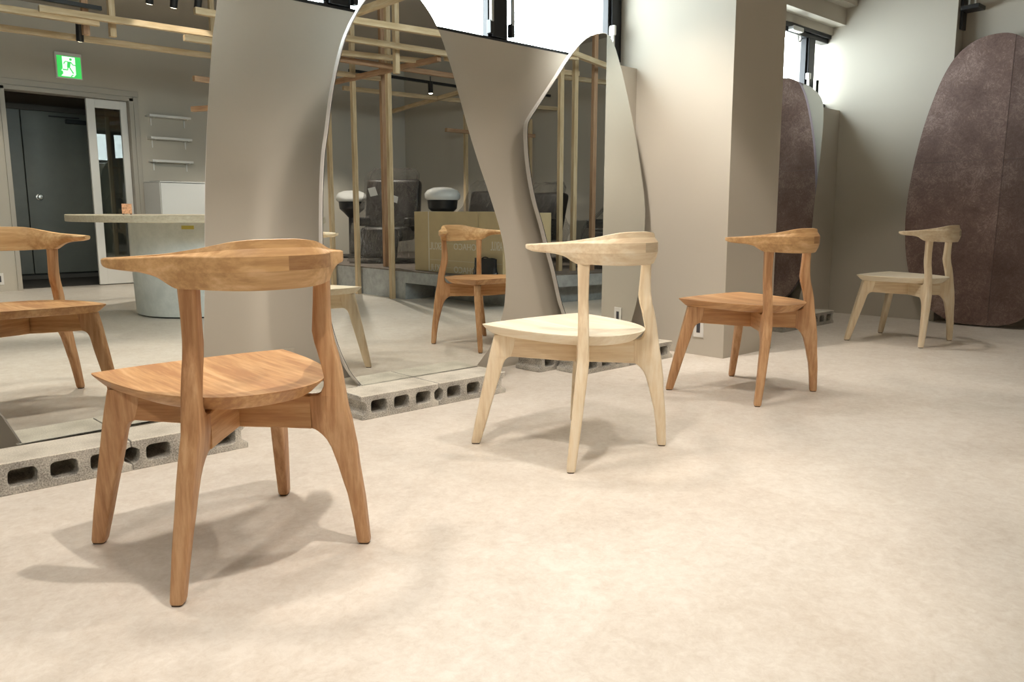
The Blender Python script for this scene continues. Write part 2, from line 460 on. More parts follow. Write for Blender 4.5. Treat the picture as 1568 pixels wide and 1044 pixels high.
p2('window_handle', 6.235, 6.27, YG-.08, YG-.045, 1.95, 2.0, M_STEEL, .006)
cl = p2('closer_arm', 5.90, 6.06, YG-.11, YG-.06, 2.28, 2.315, M_STEEL, .006)
bm = bmesh.new()
rings = []
for i in range(20):
    a = 2*pi*i/20
    c = Vector((6.03-w2.location.x+.024*cos(a), YG-.09-w2.location.y, 2.235-w2.location.z+.024*sin(a)))
    d = Vector((cos(a), 0, sin(a)))
    rings.append([c+d*.006*cos(2*pi*k/8)+Vector((0, 1, 0))*.006*sin(2*pi*k/8) for k in range(8)])
rings.append(rings[0]); loft(bm, rings, cap=False); bmesh.ops.remove_doubles(bm, verts=bm.verts, dist=1e-5)
link('pull_ring', bm, M_STEEL, w2, 40)

# --- door frame (glazed leaf) and dark doors of the passage
d1 = empty('door_1', ((DX0+DX1)/2, YD, 0)); d1['kind'] = 'structure'
def prt(t, nm, x0, x1, y0, y1, z0, z1, m, bev=0.0, par=None):
    L = t.location
    return link(nm, bx(bmesh.new(), x0-L.x, x1-L.x, y0-L.y, y1-L.y, z0-L.z, z1-L.z, bev), m, par or t)
prt(d1, 'door_frame', DX0-.01, DX0+.035, YD-.16, YD+.012, 0, DZ, M_FRAME, .003)
prt(d1, 'door_frame', DX1-.035, DX1+.01, YD-.16, YD+.012, 0, DZ, M_FRAME, .003)
prt(d1, 'door_frame', DX0-.01, DX1+.01, YD-.16, YD+.012, DZ-.035, DZ+.01, M_FRAME, .003)
prt(d1, 'door_casing', DX0-.07, DX1+.07, YD, YD+.012, DZ+.015, DZ+.075, M_FRAME, .003)
prt(d1, 'door_casing', DX1+.012, DX1+.065, YD, YD+.012, 0, DZ+.012, M_FRAME, .003)
lf = empty('door_leaf'); lf.parent = d1; lf.location = (0, 0, 0)
def leafpart(nm, x0, x1, z0, z1, m, y=.0, th=.035):
    L = d1.location
    return link(nm, bx(bmesh.new(), x0-L.x, x1-L.x, -.075-th/2+y, -.075+th/2+y, z0, z1, .002), m, lf)
leafpart('stile', 2.775, 2.86, .01, 2.035, M_WHITE)
leafpart('stile', 3.125, 3.195, .01, 2.035, M_WHITE)
leafpart('rail', 2.86, 3.125, 1.945, 2.035, M_WHITE)
leafpart('rail', 2.86, 3.125, .01, .262, M_WHITE)
leafpart('glass_pane', 2.855, 3.13, .255, 1.95, M_GLASS, 0, .006)
d2 = empty('door_2', (2.75, -4.98, 0)); d2['kind'] = 'structure'
prt(d2, 'door_frame', 2.08, 3.60, -4.99, -4.955, 1.99, 2.05, M_CORR, .003)
prt(d2, 'door_panel', 2.10, 2.425, -4.99, -4.955, .075, 1.985, M_DARKDOOR, .004)
prt(d2, 'door_panel', 2.435, 3.40, -4.99, -4.955, .075, 1.985, M_DARKDOOR, .004)
bm = bmesh.new(); lathe(bm, [(.0, 0), (.035, 0), (.035, .008), (.014, .014), (.014, .035), (.028, .042), (.032, .06), (.024, .075), (.0, .078)], n=20)
for v in bm.verts: v.co = Vector((v.co.x-.20, v.co.z+.028, -v.co.y+.985))
link('door_knob', bm, M_STEEL, d2, 40)
prt(d2, 'door_closer', 2.90, 3.12, -4.955, -4.90, 1.86, 1.91, M_BLACK, .006)
prt(d2, 'closer_arm', 2.72, 3.05, -4.935, -4.92, 1.925, 1.94, M_BLACK)

# ------------------------------------------------------------------ chairs
def rsec(c, du, dv, ui, uo, wi, wo, ch):
    """rounded section: du = radial direction, dv = lateral; from ui (half width wi) to uo (half width wo)"""
    P = []
    ch = min(ch, (uo-ui)*.42, wi*.8, wo*.8)
    def corner(u, v, su, sv):
        for k in ((0, 1, 2, 3) if su*sv > 0 else (3, 2, 1, 0)):
            a = k/3*pi/2
            P.append((u-su*ch*(1-cos(a)), v-sv*ch*(1-sin(a))))
    corner(uo, wo, 1, 1); corner(ui, wi, -1, 1); corner(ui, -wi, -1, -1); corner(uo, -wo, 1, -1)
    return [c+du*u+dv*v for u, v in P]

def interp(T, z):
    for (a, *A), (b, *B) in zip(T[:-1], T[1:]):
        if a <= z <= b:
            t = (z-a)/(b-a) if b > a else 0
            return [x+(y-x)*t for x, y in zip(A, B)]
    return list(T[-1][1:]) if z > T[-1][0] else list(T[0][1:])

CC = Vector((0, .055, 0))
def leg_mesh(side, back, glide=False):
    if back:
        d = Vector((.687*side, .727, 0)); v = Vector((.727*side, -.687, 0)); lat = .0387
        out = [(0, .3125), (.12, .3062), (.21, .2965), (.26, .2935), (.335, .283), (.365, .277), (.40, .272), (.45, .2655), (.49, .2575), (.52, .2492), (.56, .2435), (.60, .242), (.672, .243)]
        inn = [(0, .281), (.07, .2745), (.14, .2645), (.17, .2565), (.214, .246), (.235, .240), (.26, .2325), (.28, .2225), (.292, .213), (.301, .203), (.3065, .195), (.309, .187), (.391, .187), (.392, .200), (.3945, .207), (.40, .216), (.415, .2235), (.437, .225), (.47, .2185), (.495, .2125), (.52, .2055), (.548, .2005), (.58, .2032), (.62, .2065), (.672, .210)]
        wo = [(0, .0145), (.15, .0175), (.33, .0195), (.42, .0185), (.55, .0165), (.62, .0180), (.672, .0200)]
        wi = [(0, .0145), (.15, .0160), (.27, .0145), (.384, .0145), (.41, .0160), (.55, .0160), (.62, .0175), (.672, .0195)]
    else:
        d = Vector((.715*side, -.699, 0)); v = Vector((.699*side, .715, 0)); lat = -.0219
        out = [(0, .3935), (.09, .3758), (.168, .3585), (.209, .3493), (.31, .3262), (.333, .321), (.406, .303)]
        inn = [(0, .3600), (.091, .3330), (.136, .3205), (.188, .3055), (.250, .2862), (.290, .2755), (.305, .2705), (.316, .2645), (.3235, .256), (.3275, .247), (.3285, .240), (.406, .222)]
        wo = [(0, .0145), (.2, .0185), (.32, .0205), (.406, .021)]
        wi = [(0, .0145), (.2, .0175), (.30, .0155), (.406, .0155)]
    zs = sorted(set([z for z, _ in out]+[z for z, _ in inn]+[.012, .02, .10, .36]))
    rings = []
    for z in (zs if not glide else (0, .004)):
        if not glide and z == 0: z = .004
        a, b = interp(inn, z)[0], interp(out, z)[0]
        h, k = interp(wi, z)[0], interp(wo, z)[0]
        s = .0015 if z < .005 else 0
        if glide: s = .003
        sh = lat*max(0, 1-z/.36)
        rings.append(rsec(CC+v*sh+Vector((0, 0, z)), d, v, a+s, b-s, h-s, k-s, .0065))
    bm = bmesh.new(); loft(bm, rings); return bm

def stretcher_mesh(side):
    """diagonal from the front leg on `side` to the back leg on the other side"""
    df = Vector((.715*side, -.699, 0)).normalized(); db = Vector((-.687*side, .727, 0)).normalized()
    st = [(df, .244, .3285, .4055), (df, .15, .322, .4055), (df, .06, .315, .4055), (df, .0, .3125, .405), (db, .06, .3115, .403), (db, .12, .311, .398), (db, .16, .3095, .394), (db, .189, .309, .391)]
    rings = []
    for d, r, zb, zt in st:
        t = (df-db).normalized(); v = Vector((-t.y, t.x, 0))
        h = .0135; c = .003
        p = CC+d*r
        sec = [(-h, zb+c), (-h+c, zb), (h-c, zb), (h, zb+c), (h, zt-c), (h-c, zt), (-h+c, zt), (-h, zt-c)]
        rings.append([p+v*a+Vector((0, 0, z)) for a, z in sec])
    bm = bmesh.new(); loft(bm, rings); return bm

SEAT = [(0, -.207), (.10, -.204), (.18, -.197), (.232, -.189), (.2485, -.1845), (.2515, -.165), (.249, -.10), (.2415, -.02), (.226, .07), (.200, .145), (.162, .208), (.115, .253), (.06, .277), (0, .284)]
def seat_mesh():
    half = crom(SEAT, 4, closed=False)
    pts = [Vector((p[0], p[1])) for p in half]
    full = pts+[Vector((-p.x, p.y)) for p in reversed(pts[1:-1])]
    c = Vector((0, .02)); bm = bmesh.new()
    def topz(p, s): return .444-.012*max(0, (p.y+.2)/.5)-.007*(1-s*s)
    rings = []
    prof = [(.30, 0), (.55, 0), (.78, 0), (.93, 0), (.985, 0), (1.0, .0)]
    for s, _ in prof:
        rings.append([Vector((*(c+(p-c)*s), topz(c+(p-c)*s, s))) for p in full])
    def inset(p, d): 
        q = c-p; return p+q.normalized()*d
    for d, dz in ((.001, -.004), (.012, -.014), (.030, -.030), (.042, -.0365)):
        rings.append([Vector((*inset(p, d), topz(p, 1)+dz)) for p in full])
    R = [[bm.verts.new(p) for p in r] for r in rings]
    n = len(full)
    for a in range(len(R)-1):
        for i in range(n):
            j = (i+1) % n
            bm.faces.new((R[a][i], R[a][j], R[a+1][j], R[a+1][i]))
    cv = bm.verts.new((c.x, c.y, topz(c, 0)))
    for i in range(n): bm.faces.new((R[0][(i+1) % n], R[0][i], cv))
    bm.faces.new(R[-1])
    return bm

# x, y, zb, zl, zh, zt, outer ridge n, top outer, top inner, mid inner, bottom inner, bottom outer
RAIL = [
    (.000, .311, .6600, .699, .734, .7680, .019, .006, -.006, -.016, -.012, .003),
    (.048, .308, .6605, .699, .734, .7675, .019, .006, -.006, -.016, -.012, .004),
    (.090, .293, .6620, .699, .734, .7635, .020, .007, -.007, -.017, -.013, .006),
    (.119, .268, .6640, .699, .734, .7560, .022, .010, -.009, -.019, -.015, .011),
    (.139, .242, .6660, .699, .734, .7500, .024, .013, -.012, -.020, -.017, .016),
    (.155, .220, .6665, .700, .734, .7460, .025, .015, -.014, -.021, -.018, .019),
    (.169, .202, .6690, .701, .734, .7425, .026, .017, -.016, -.022, -.017, .018),
    (.184, .187, .6800, .702, .734, .7400, .027, .020, -.018, -.023, -.015, .016),
    (.200, .173, .6930, .704, .733, .7380, .028, .022, -.020, -.024, -.012, .014),
    (.221, .151, .7010, .706, .732, .7360, .029, .023, -.022, -.025, -.010, .012),
    (.239, .128, .7040, .708, .731, .7340, .028, .023, -.023, -.025, -.010, .012),
    (.253, .105, .7065, .710, .730, .7325, .026, .022, -.021, -.023, -.010, .010),
    (.262, .087, .7105, .714, .729, .7315, .022, .018, -.017, -.019, -.010, .008),
    (.267, .076, .7180, .719, .728, .7310, .016, .013, -.012, -.014, -.008, .006),
]
def rail_mesh():
    rows = []
    K = 3
    n = len(RAIL)
    for i in range(n-1):
        p0, p1, p2, p3 = RAIL[max(i-1, 0)], RAIL[i], RAIL[i+1], RAIL[min(i+2, n-1)]
        if i == 0: p0 = tuple([-RAIL[1][0]]+list(RAIL[1][1:]))
        for s in range(K):
            t = s/K
            rows.append([.5*(2*b+(c-a)*t+(2*a-5*b+4*c-d)*t*t+(3*b-a-3*c+d)*t**3) for a, b, c, d in zip(p0, p1, p2, p3)])
    rows.append(list(RAIL[-1]))
    full = [[-r[0]]+r[1:] for r in reversed(rows[1:])]+rows
    rings = []
    for i, r in enumerate(full):
        a = full[max(i-1, 0)]; b = full[min(i+1, len(full)-1)]
        t = Vector((b[0]-a[0], b[1]-a[1], 0)).normalized(); nrm = Vector((-t.y, t.x, 0))
        x, y, zb, zl, zh, zt, ro, to, ti, mi, bi, bo = r
        zm = (zb+zt)/2
        sec = [(bo, zb), ((bo+ro)/2+.002, zb+(zl-zb)*.55), (ro-.001, zl-.001), (ro, zl+.002), (ro, zh-.002), (ro-.001, zh+.0005), ((to+ro)/2-.003, zh+(zt-zh)*.45), (to, zt-.001), ((to+ti)/2, zt), (ti, zt-.001), ((ti+mi)/2-.002, (zt+zm)/2), (mi, zm), ((mi+bi)/2, (zm+zb)/2), (bi, zb+.001), ((bi+bo)/2, zb)]
        rings.append([Vector((x, y, 0))+nrm*q+Vector((0, 0, z)) for q, z in sec])
    bm = bmesh.new()
    xs = [r[0] for r in full]
    def mi_(a, i):
        xm = (xs[a]+xs[a+1])/2
        return 1 if (i == 3 and -.142 < xm < -.010) else 0
    loft(bm, rings, True, mi_)
    return bm

def make_chair(pose, ws, label, group):
    X, Y, phi = pose
    # chair local: +x = right of someone sitting, -y = front
    t = empty('armchair', (X, Y, 0), phi+pi/2, label, 'chair', group)
    link('seat', seat_mesh(), ws['seat'], t, 30)
    link('backrest_rail', rail_mesh(), [ws['rail'], ws['joint']], t, 15)
    for s in (-1, 1):
        for bk in (False, True):
            lg = link('leg', leg_mesh(s, bk), ws['leg'], t, 40)
            link('foot_glide', leg_mesh(s, bk, True), M_GLIDE, lg)
    link('stretcher', stretcher_mesh(1), ws['str1'], t, 40)
    link('stretcher', stretcher_mesh(-1), ws['str2'], t, 40)
    return t

def copy_tree(o, parent=None):
    c = o.copy(); COL.objects.link(c)
    if parent: c.parent = parent
    for ch in list(o.children): copy_tree(ch, c)
    return c

POSES = [(0.7235, 1.8769, 1.5991), (1.9825, 1.9086, 1.5515), (3.2360, 1.9777, 1.5321), (5.3854, 2.1165, 1.5535)]
cherry, maple = wood_set('cherry_wood', CH, CHL, CHR), wood_set('maple_wood', MA, cs=MAS)
M_GLIDE = plain('dark_brown_felt', (.07, .045, .03), .9)
G = 'wooden armchairs with bow backs set out in a row'
chairA = make_chair(POSES[0], cherry, 'largest reddish cherry wood armchair, nearest the viewer', G)
chairB = make_chair(POSES[1], maple, 'pale cream maple armchair with near-white seat, in the middle of the floor', G)
chairC = copy_tree(chairA); chairC.location = (POSES[2][0], POSES[2][1], 0); chairC.rotation_euler = (0, 0, POSES[2][2]+pi/2)
chairC['label'] = 'reddish cherry wood armchair standing in front of the wall pillar'
chairD = copy_tree(chairB); chairD.location = (POSES[3][0], POSES[3][1], 0); chairD.rotation_euler = (0, 0, POSES[3][2]+pi/2)
chairD['label'] = 'small-looking pale maple armchair in the far corner before the brown oval panel'

# ------------------------------------------------------------------ concrete blocks
def block_mesh(seed):
    rnd = random.Random(seed)
    L, H, D = .39, .10, .19
    def jit(a): return rnd.uniform(-a, a)
    bm = bmesh.new()
    x0, x1 = -L/2, L/2
    g = .024
    prof = [(x0, 0), (x1, 0), (x1, .021), (x1-.006, .0225), (x1-.014, .027), (x1-g*.95, .036), (x1-g, .050), (x1-g*.95, .064), (x1-.014, .073), (x1-.006, .0775), (x1, .079), (x1, H), (x0, H), (x0, .079), (x0+.006, .0775), (x0+.014, .073), (x0+g*.95, .064), (x0+g, .050), (x0+g*.95, .036), (x0+.014, .027), (x0+.006, .0225), (x0, .021)]
    prof = [(x+(jit(.0012)), z+(jit(.0010) if .005 < z < .095 else 0)) for x, z in prof]
    loops = [prof]
    for cx in (-.112, 0, .112):
        w, h, r = .038, .0265, .014
        c = []
        for sx, sz, a0 in ((1, 1, 0), (-1, 1, 90), (-1, -1, 180), (1, -1, 270)):
            for k in range(4):
                a = radians(a0+k*30)
                c.append((cx+sx*(w-r)+r*cos(a)+jit(.0008), .05+sz*(h-r)+r*sin(a)+jit(.0008)))
        loops.append(c)
    es = []
    for lp in loops:
        vs = [bm.verts.new((x, 0, z)) for x, z in lp]
        es += [bm.edges.new((vs[i], vs[(i+1) % len(vs)])) for i in range(len(vs))]
    r = bmesh.ops.triangle_fill(bm, use_beauty=True, use_dissolve=False, edges=es)
    # drop faces inside the holes, if any
    fs = [f for f in bm.faces]
    for f in fs:
        c = f.calc_center_median()
        if any(abs(c.x-cx) < .034 and abs(c.z-.05) < .024 for cx in (-.112, 0, .112)) and all(abs(v.co.x-round(c.x/.112)*.112) < .04 and abs(v.co.z-.05) < .03 for v in f.verts):
            bmesh.ops.delete(bm, geom=[f], context='FACES_ONLY')
    ext = bmesh.ops.extrude_face_region(bm, geom=list(bm.faces))
    for v in [e for e in ext['geom'] if isinstance(e, bmesh.types.BMVert)]: v.co.y += D
    bmesh.ops.recalc_face_normals(bm, faces=bm.faces)
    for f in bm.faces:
        if f.normal.z > .99 and f.calc_center_median().z > .099: f.material_index = 1  # upward faces get the copy with the overhead light in its colour
    return bm
BLOCK_DATA = []
for k in range(3):
    o_ = link('concrete_block', block_mesh(k), [M_BLOCK, M_BLOCK_LITTOP])
    bv = o_.modifiers.new('edge', 'BEVEL'); bv.width = .002; bv.segments = 1; bv.limit_method = 'ANGLE'; bv.angle_limit = radians(50)
    BLOCK_DATA.append(o_)
_used = set()
def block(x0, y0, label, k, rz=0.0, group=None):
    src = BLOCK_DATA[k]
    if k in _used:
        o = src.copy(); COL.objects.link(o)
    else:
        o = src; _used.add(k)
    o.location = (x0+.195, y0, 0); o.rotation_euler = (0, 0, rz)
    tag(o, label, 'block', group or 'hollow concrete blocks carrying the mirrors')
    return o
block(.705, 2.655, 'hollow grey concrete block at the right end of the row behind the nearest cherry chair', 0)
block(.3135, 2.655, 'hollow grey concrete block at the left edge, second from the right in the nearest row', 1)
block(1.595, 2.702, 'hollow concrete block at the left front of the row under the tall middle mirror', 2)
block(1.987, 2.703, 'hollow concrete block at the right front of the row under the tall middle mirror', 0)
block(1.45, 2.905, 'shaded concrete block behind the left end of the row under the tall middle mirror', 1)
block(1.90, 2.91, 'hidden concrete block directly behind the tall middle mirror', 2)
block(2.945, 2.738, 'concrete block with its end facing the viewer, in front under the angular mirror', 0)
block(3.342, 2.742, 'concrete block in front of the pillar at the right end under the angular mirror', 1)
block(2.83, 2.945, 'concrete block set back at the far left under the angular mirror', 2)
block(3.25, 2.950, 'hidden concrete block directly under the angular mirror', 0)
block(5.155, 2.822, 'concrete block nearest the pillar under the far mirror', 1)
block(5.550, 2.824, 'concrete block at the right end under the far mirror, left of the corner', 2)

# ------------------------------------------------------------------ mirrors
def mirror(outline, n, d, label, thick=.024, glass=.005, smooth_k=4, inset=.004):
    n = Vector(n)
    pts = []
    for p in crom([(x, z) for x, z in outline], smooth_k):
        if not pts or (p-pts[-1]).length > 1e-4: pts.append(p)
    if (pts[0]-pts[-1]).length < 1e-4: pts.pop()
    def on(x, z): return Vector((x, (d-n.x*x-n.z*z)/n.y, z))
    P = [on(p[0], p[1]) for p in pts]
    zc = sum((p for p in P), Vector())/len(P)
    base = Vector((zc.x, on(zc.x, min(p.z for p in P)).y, min(p.z for p in P)))
    t = empty('wall_mirror', base, 0, label, 'mirror', 'large frameless mirrors standing on concrete blocks')
    P = [p-base for p in P]; cen = zc-base
    def slab(nm, pts, b0, b1, mats, front_mi=0):
        bm = bmesh.new()
        F = [bm.verts.new(p-n*b0) for p in pts]; B = [bm.verts.new(p-n*b1) for p in pts]
        k = len(pts)
        f = bm.faces.new(F); f.material_index = 0
        g = bm.faces.new(list(reversed(B))); g.material_index = 1
        for i in range(k):
            q = bm.faces.new((F[i], F[(i+1) % k], B[(i+1) % k], B[i])); q.material_index = 1
        return link(nm, bm, mats, t)
    Pi = [p+(cen-p).normalized()*inset for p in P]
    for p, q in zip(P, Pi):
        q.z = max(q.z, min(P, key=lambda r: r.z).z)
    slab('mirror_glass', Pi, 0, glass, [M_MIRROR, M_MIRROREDGE])
    slab('backing_panel', P, glass, glass+thick, [M_PANELEDGE, M_PANELEDGE])
    return t
mirror([(.432, .101), (.432, .101), (.60, .101), (.80, .101), (.965, .101), (.965, .101), (1.005, .17), (1.032, .30), (1.057, .568), (1.071, .78), (1.088, 1.015), (1.112, 1.245), (1.138, 1.45), (1.163, 1.586), (1.17, 1.72), (1.13, 1.88), (1.0, 1.98), (.8, 2.02), (.5, 1.95), (.27, 1.72), (.12, 1.35), (.05, .95), (.09, .62), (.22, .40), (.34, .265), (.383, .209), (.405, .163)],
       (0.03072199, -0.9994917, -0.00851498), -2.83888725, 'widest mirror at the left edge, reflecting the exit sign and round table')
mirror([(1.706, .101), (1.706, .101), (1.648, .177), (1.597, .296), (1.564, .429), (1.545, .645), (1.55, .856), (1.567, 1.055), (1.588, 1.167), (1.614, 1.307), (1.644, 1.422), (1.676, 1.518), (1.702, 1.574), (1.732, 1.627), (1.782, 1.698), (1.85, 1.765), (1.93, 1.795), (2.01, 1.785), (2.07, 1.745), (2.146, 1.66), (2.213, 1.52), (2.255, 1.412), (2.326, 1.221), (2.385, 1.08), (2.455, .925), (2.525, .746), (2.556, .598), (2.554, .445), (2.53, .328), (2.455, .191), (2.412, .147), (2.363, .101), (2.363, .101), (2.1, .101), (1.9, .101)],
       (0.01623163, -0.99984727, -0.00647791), -2.85900726, 'tall pear-shaped mirror in the middle, reflecting timber posts and cartons')
mirror([(3.23, .101), (3.23, .101), (3.166, .277), (3.132, .358), (3.084, .52), (3.035, .655), (2.99, .786), (2.936, .93), (2.901, 1.079), (2.885, 1.208), (2.884, 1.30), (2.903, 1.345), (2.986, 1.448), (3.091, 1.577), (3.2, 1.711), (3.305, 1.804), (3.404, 1.843), (3.46, 1.846), (3.51, 1.81), (3.573, 1.685), (3.633, 1.531), (3.725, 1.258), (3.800, .95), (3.813, .80), (3.800, .62), (3.783, .437), (3.76, .32), (3.70, .16), (3.66, .101), (3.66, .101), (3.45, .101)],
       (-0.06975552, -0.99755038, -0.00523596), -3.29, 'angular mirror with a pale right half, between tall mirror and pillar', thick=.03, smooth_k=3)
mirror([(5.35, .102), (5.25, .30), (5.12, .70), (5.06, 1.1), (5.08, 1.45), (5.17, 1.70), (5.369, 1.822), (5.616, 1.812), (5.737, 1.797), (5.842, 1.759), (5.897, 1.716), (5.925, 1.655), (5.931, 1.504), (5.909, 1.22), (5.870, .95), (5.845, .7), (5.80, .45), (5.74, .25), (5.66, .102), (5.5, .1015)],
       (-0.05233596, -0.99862953, 0), -3.3, 'narrow-looking far mirror beyond the pillar, reflecting the brown oval panel')

# ------------------------------------------------------------------ big brown oval panel leaning on the back wall
def oval():
    left = [(2.00, .012), (2.10, .014), (2.20, .036), (2.352, .127), (2.45, .26), (2.517, .424), (2.557, .65), (2.568, .90), (2.545, 1.193), (2.493, 1.506), (2.433, 1.736), (2.371, 1.907), (2.292, 2.033), (2.18, 2.115), (2.06, 2.140)]
    right = [(1.94, 2.125), (1.82, 2.045), (1.72, 1.91), (1.61, 1.70), (1.53, 1.45), (1.47, 1.17), (1.445, .90), (1.46, .62), (1.51, .38), (1.60, .19), (1.72, .06), (1.86, .016)]
    pts = [Vector((p[0], p[1])) for p in crom(left+right, 4)]
    X = lambda z: 6.50+.085*z/2.14
    t = empty('oval_wall_panel', (6.52, 2.0, 0), 0, 'big brown mottled egg-shaped panel leaning on the back wall', 'panel')
    L = t.location
    def clip(P, ax, val, keep):
        out = []
        for i in range(len(P)):
            a, b = P[i], P[(i+1) % len(P)]
            ia, ib = (a[ax]-val)*keep >= 0, (b[ax]-val)*keep >= 0
            if ia: out.append(a)
            if ia != ib: out.append(a+(b-a)*((val-a[ax])/(b[ax]-a[ax])))
        return out
    def slab(nm, P, dx0, dx1, mats):
        bm = bmesh.new(); k = len(P)
        F = [bm.verts.new((X(p.y)+dx0-L.x, p.x-L.y, p.y)) for p in P]; B = [bm.verts.new((X(p.y)+dx1-L.x, p.x-L.y, p.y)) for p in P]
        bm.faces.new(F); g = bm.faces.new(list(reversed(B)))
        for i in range(k):
            q = bm.faces.new((F[i], F[(i+1) % k], B[(i+1) % k], B[i])); q.material_index = 1
        return link(nm, bm, mats, t)
    slab('backing_board', pts, .012, .034, [M_OVALEDGE, M_OVALEDGE])
    for ys, kk in ((1.915, 1), (1.915, -1)):
        for zs, k2 in ((1.24, 1), (1.24, -1)):
            Q = clip(clip(pts, 0, ys+.0006*kk, kk), 1, zs+.0006*k2, k2)
            pn = slab('facing_sheet', Q, 0 if kk > 0 else .0015, .012, [M_OVAL if kk > 0 else M_OVAL2, M_OVALEDGE])
    return t
oval()

# steel bracket on the reveal of the back wall
t = empty('door_bracket', (6.70, 2.27, 2.23), 0, 'small dark steel bracket fixed high on the back wall edge', 'bracket')
for nm, a in (('bracket_plate', (6.66, 6.74, 2.305, 2.325, 2.23, 2.47)), ('bracket_arm', (6.60, 6.74, 2.18, 2.305, 2.355, 2.385))):
    prt(t, nm, *a, M_BLACK, .003)
prt(t, 'pin', 6.62, 6.63, 2.21, 2.22, 2.385, 2.46, M_STEEL)
prt(t, 'pin', 6.62, 6.63, 2.25, 2.26, 2.385, 2.46, M_STEEL)

# ------------------------------------------------------------------ outlets and cover plates
def outlet(cx, cy, cz, face, label, blank=False, w=.07, h=.12):
    t = empty('power_outlet' if not blank else 'cover_plate', (cx, cy, cz-h/2), {'-x': 0, '-y': pi/2, '+y': -pi/2}[face], label, 'outlet')
    m = M_WALL if blank else M_WHITE
    link('plate', bx(bmesh.new(), -.006 if not blank else -.011, 0, -w/2, w/2, 0, h, .0015), m, t)
    if not blank:
        link('socket_insert', bx(bmesh.new(), -.008, -.004, -.0125, .0125, h/2-.033, h/2+.033, .0015), M_SOCKET, t)
    return t
outlet(XP0, 2.686, .17, '-x', 'white power outlet low on the bright side of the pillar, behind the cherry chair leg')
outlet(1.515, YW, .19, '-y', 'wall-coloured square cover plate low on the wall, right of the two behind the near chair', True, .078, .12)
outlet(1.350, YW, .19, '-y', 'wall-coloured cover plate low on the wall, left of the two behind the near chair', True, .072, .115)
outlet(2.79, YW, .19, '-y', 'wall-coloured cover plate low on the wall right of the tall mirror', True, .075, .12)
outlet(1.80, YD, .13, '+y', 'white outlet beside the doorway, seen in the left mirror')

# ------------------------------------------------------------------ things seen in the mirrors: timber grid
BW = .045
def timber(name, a, b, red=False, wdt=BW, label='', group=None):
    a = Vector(a); b = Vector(b); d = b-a
    L = d.length; ax = 'z' if abs(d.z) > L*.7 else 'x'
    bm = bmesh.new()
    if ax == 'z':
        bx(bm, -wdt/2, wdt/2, -wdt/2, wdt/2, 0, L, .002); o = link(name, bm, (M_PINER if red else M_PINE)['z']); o.location = a
    else:
        bx(bm, 0, L, -wdt/2, wdt/2, 0, wdt, .002); o = link(name, bm, (M_PINER if red else M_PINE)['x'])
        o.location = a; o.rotation_euler = (0, 0, math.atan2(d.y, d.x))
    return tag(o, label, 'post' if ax == 'z' else 'beam', group or ('timber posts' if ax == 'z' else 'timber ceiling beams'))
posts = [
    ((4.38, -.69, 0), 2.92, False, 'pale timber post standing before the cartons platform, right of the two full-height ones'),
    ((4.385, -1.318, 0), 2.92, False, 'pale timber post standing left of the wrapped recliner in the middle mirror'),
    ((4.385, -1.808, 0), 2.16, False, 'pale timber post at the left edge of the middle mirror'),
    ((4.64, -1.17, .285), 2.92, True, 'timber post half hidden behind the nearest post, on the platform'),
    ((6.60, -2.16, .285), 2.10, False, 'short timber post behind the cartons by the far wall'),
    ((5.18, .37, .285), 2.92, False, 'leftmost pale timber post in the angular mirror'),
    ((5.33, .40, .285), 2.92, False, 'middle pale timber post in the angular mirror'),
    ((5.54, .44, .285), 2.92, True, 'brown timber post, rightmost in the angular mirror'),
    ((3.51, -2.2, 0), 2.92, False, 'timber post behind the round table at the right edge of the left mirror'),
]
for (a, zt, red, lb) in posts:
    timber('timber_post', a, (a[0], a[1], zt), red, label=lb)
G2 = 'overhead timber grid'
beams = [
    ((3.60, -.565, 2.17), (5.05, -.50, 2.17), True, 'reddish beam crossing the hanging stub in the middle mirror'),
    ((4.335, -3.0, 2.155), (4.335, .15, 2.155), True, 'beam running away behind the posts in the middle mirror'),
    ((3.10, .14, 2.18), (5.4, .36, 2.18), False, 'second pale beam from the top in the middle mirror'),
    ((3.40, -.42, 2.18), (4.45, -.14, 2.18), False, 'pale beam just above the reddish one in the middle mirror'),
    ((3.13, .35, 2.225), (3.08, 1.9, 2.225), False, 'pale beam running steeply across the top of the middle mirror'),
    ((2.9, .67, 2.18), (4.9, .97, 2.18), False, 'topmost pale beam near the ceiling in the middle mirror'),
    ((4.65, -1.93, 2.17), (6.70, -1.70, 2.17), False, 'lower pale beam running towards the far wall'),
    ((6.20, -3.3, 2.17), (5.60, -.6, 2.17), False, 'slanting pale beam over the cartons'),
    ((4.50, .03, 2.20), (6.70, .03, 2.20), False, 'beam crossing the three posts in the angular mirror'),
    ((3.95, 1.40, 2.20), (6.3, .35, 2.20), False, 'slanting beam at the top of the angular mirror'),
    ((6.25, -2.13, 1.86), (6.65, -2.13, 1.86), True, 'short brown stub fixed to a far post'),
    ((1.30, -1.42, 2.17), (4.60, -1.15, 2.17), False, 'long pale beam under the lamps in the left mirror'),
    ((1.20, -.74, 2.17), (1.95, -.70, 2.17), False, 'left piece of the upper beam in the left mirror'),
    ((1.56, -.69, 2.20), (3.2, -.54, 2.20), False, 'brightly lit beam below three spotlights in the left mirror'),
    ((2.50, -.53, 2.13), (3.3, -.46, 2.13), False, 'short beam piece under the brightly lit beam'),
    ((2.33, .06, 2.20), (3.0, .10, 2.20), False, 'short pale beam at the top right of the left mirror'),
    ((2.86, -1.22, 1.95), (3.25, -1.22, 1.95), True, 'short brown stub crossing a post in the left mirror'),
    ((2.98, -1.55, 1.73), (3.12, -1.15, 1.73), True, 'lower short brown stub crossing a post in the left mirror'),
]
for a, b, red, lb in beams:
    timber('timber_beam', a, b, red, label=lb, group=G2)
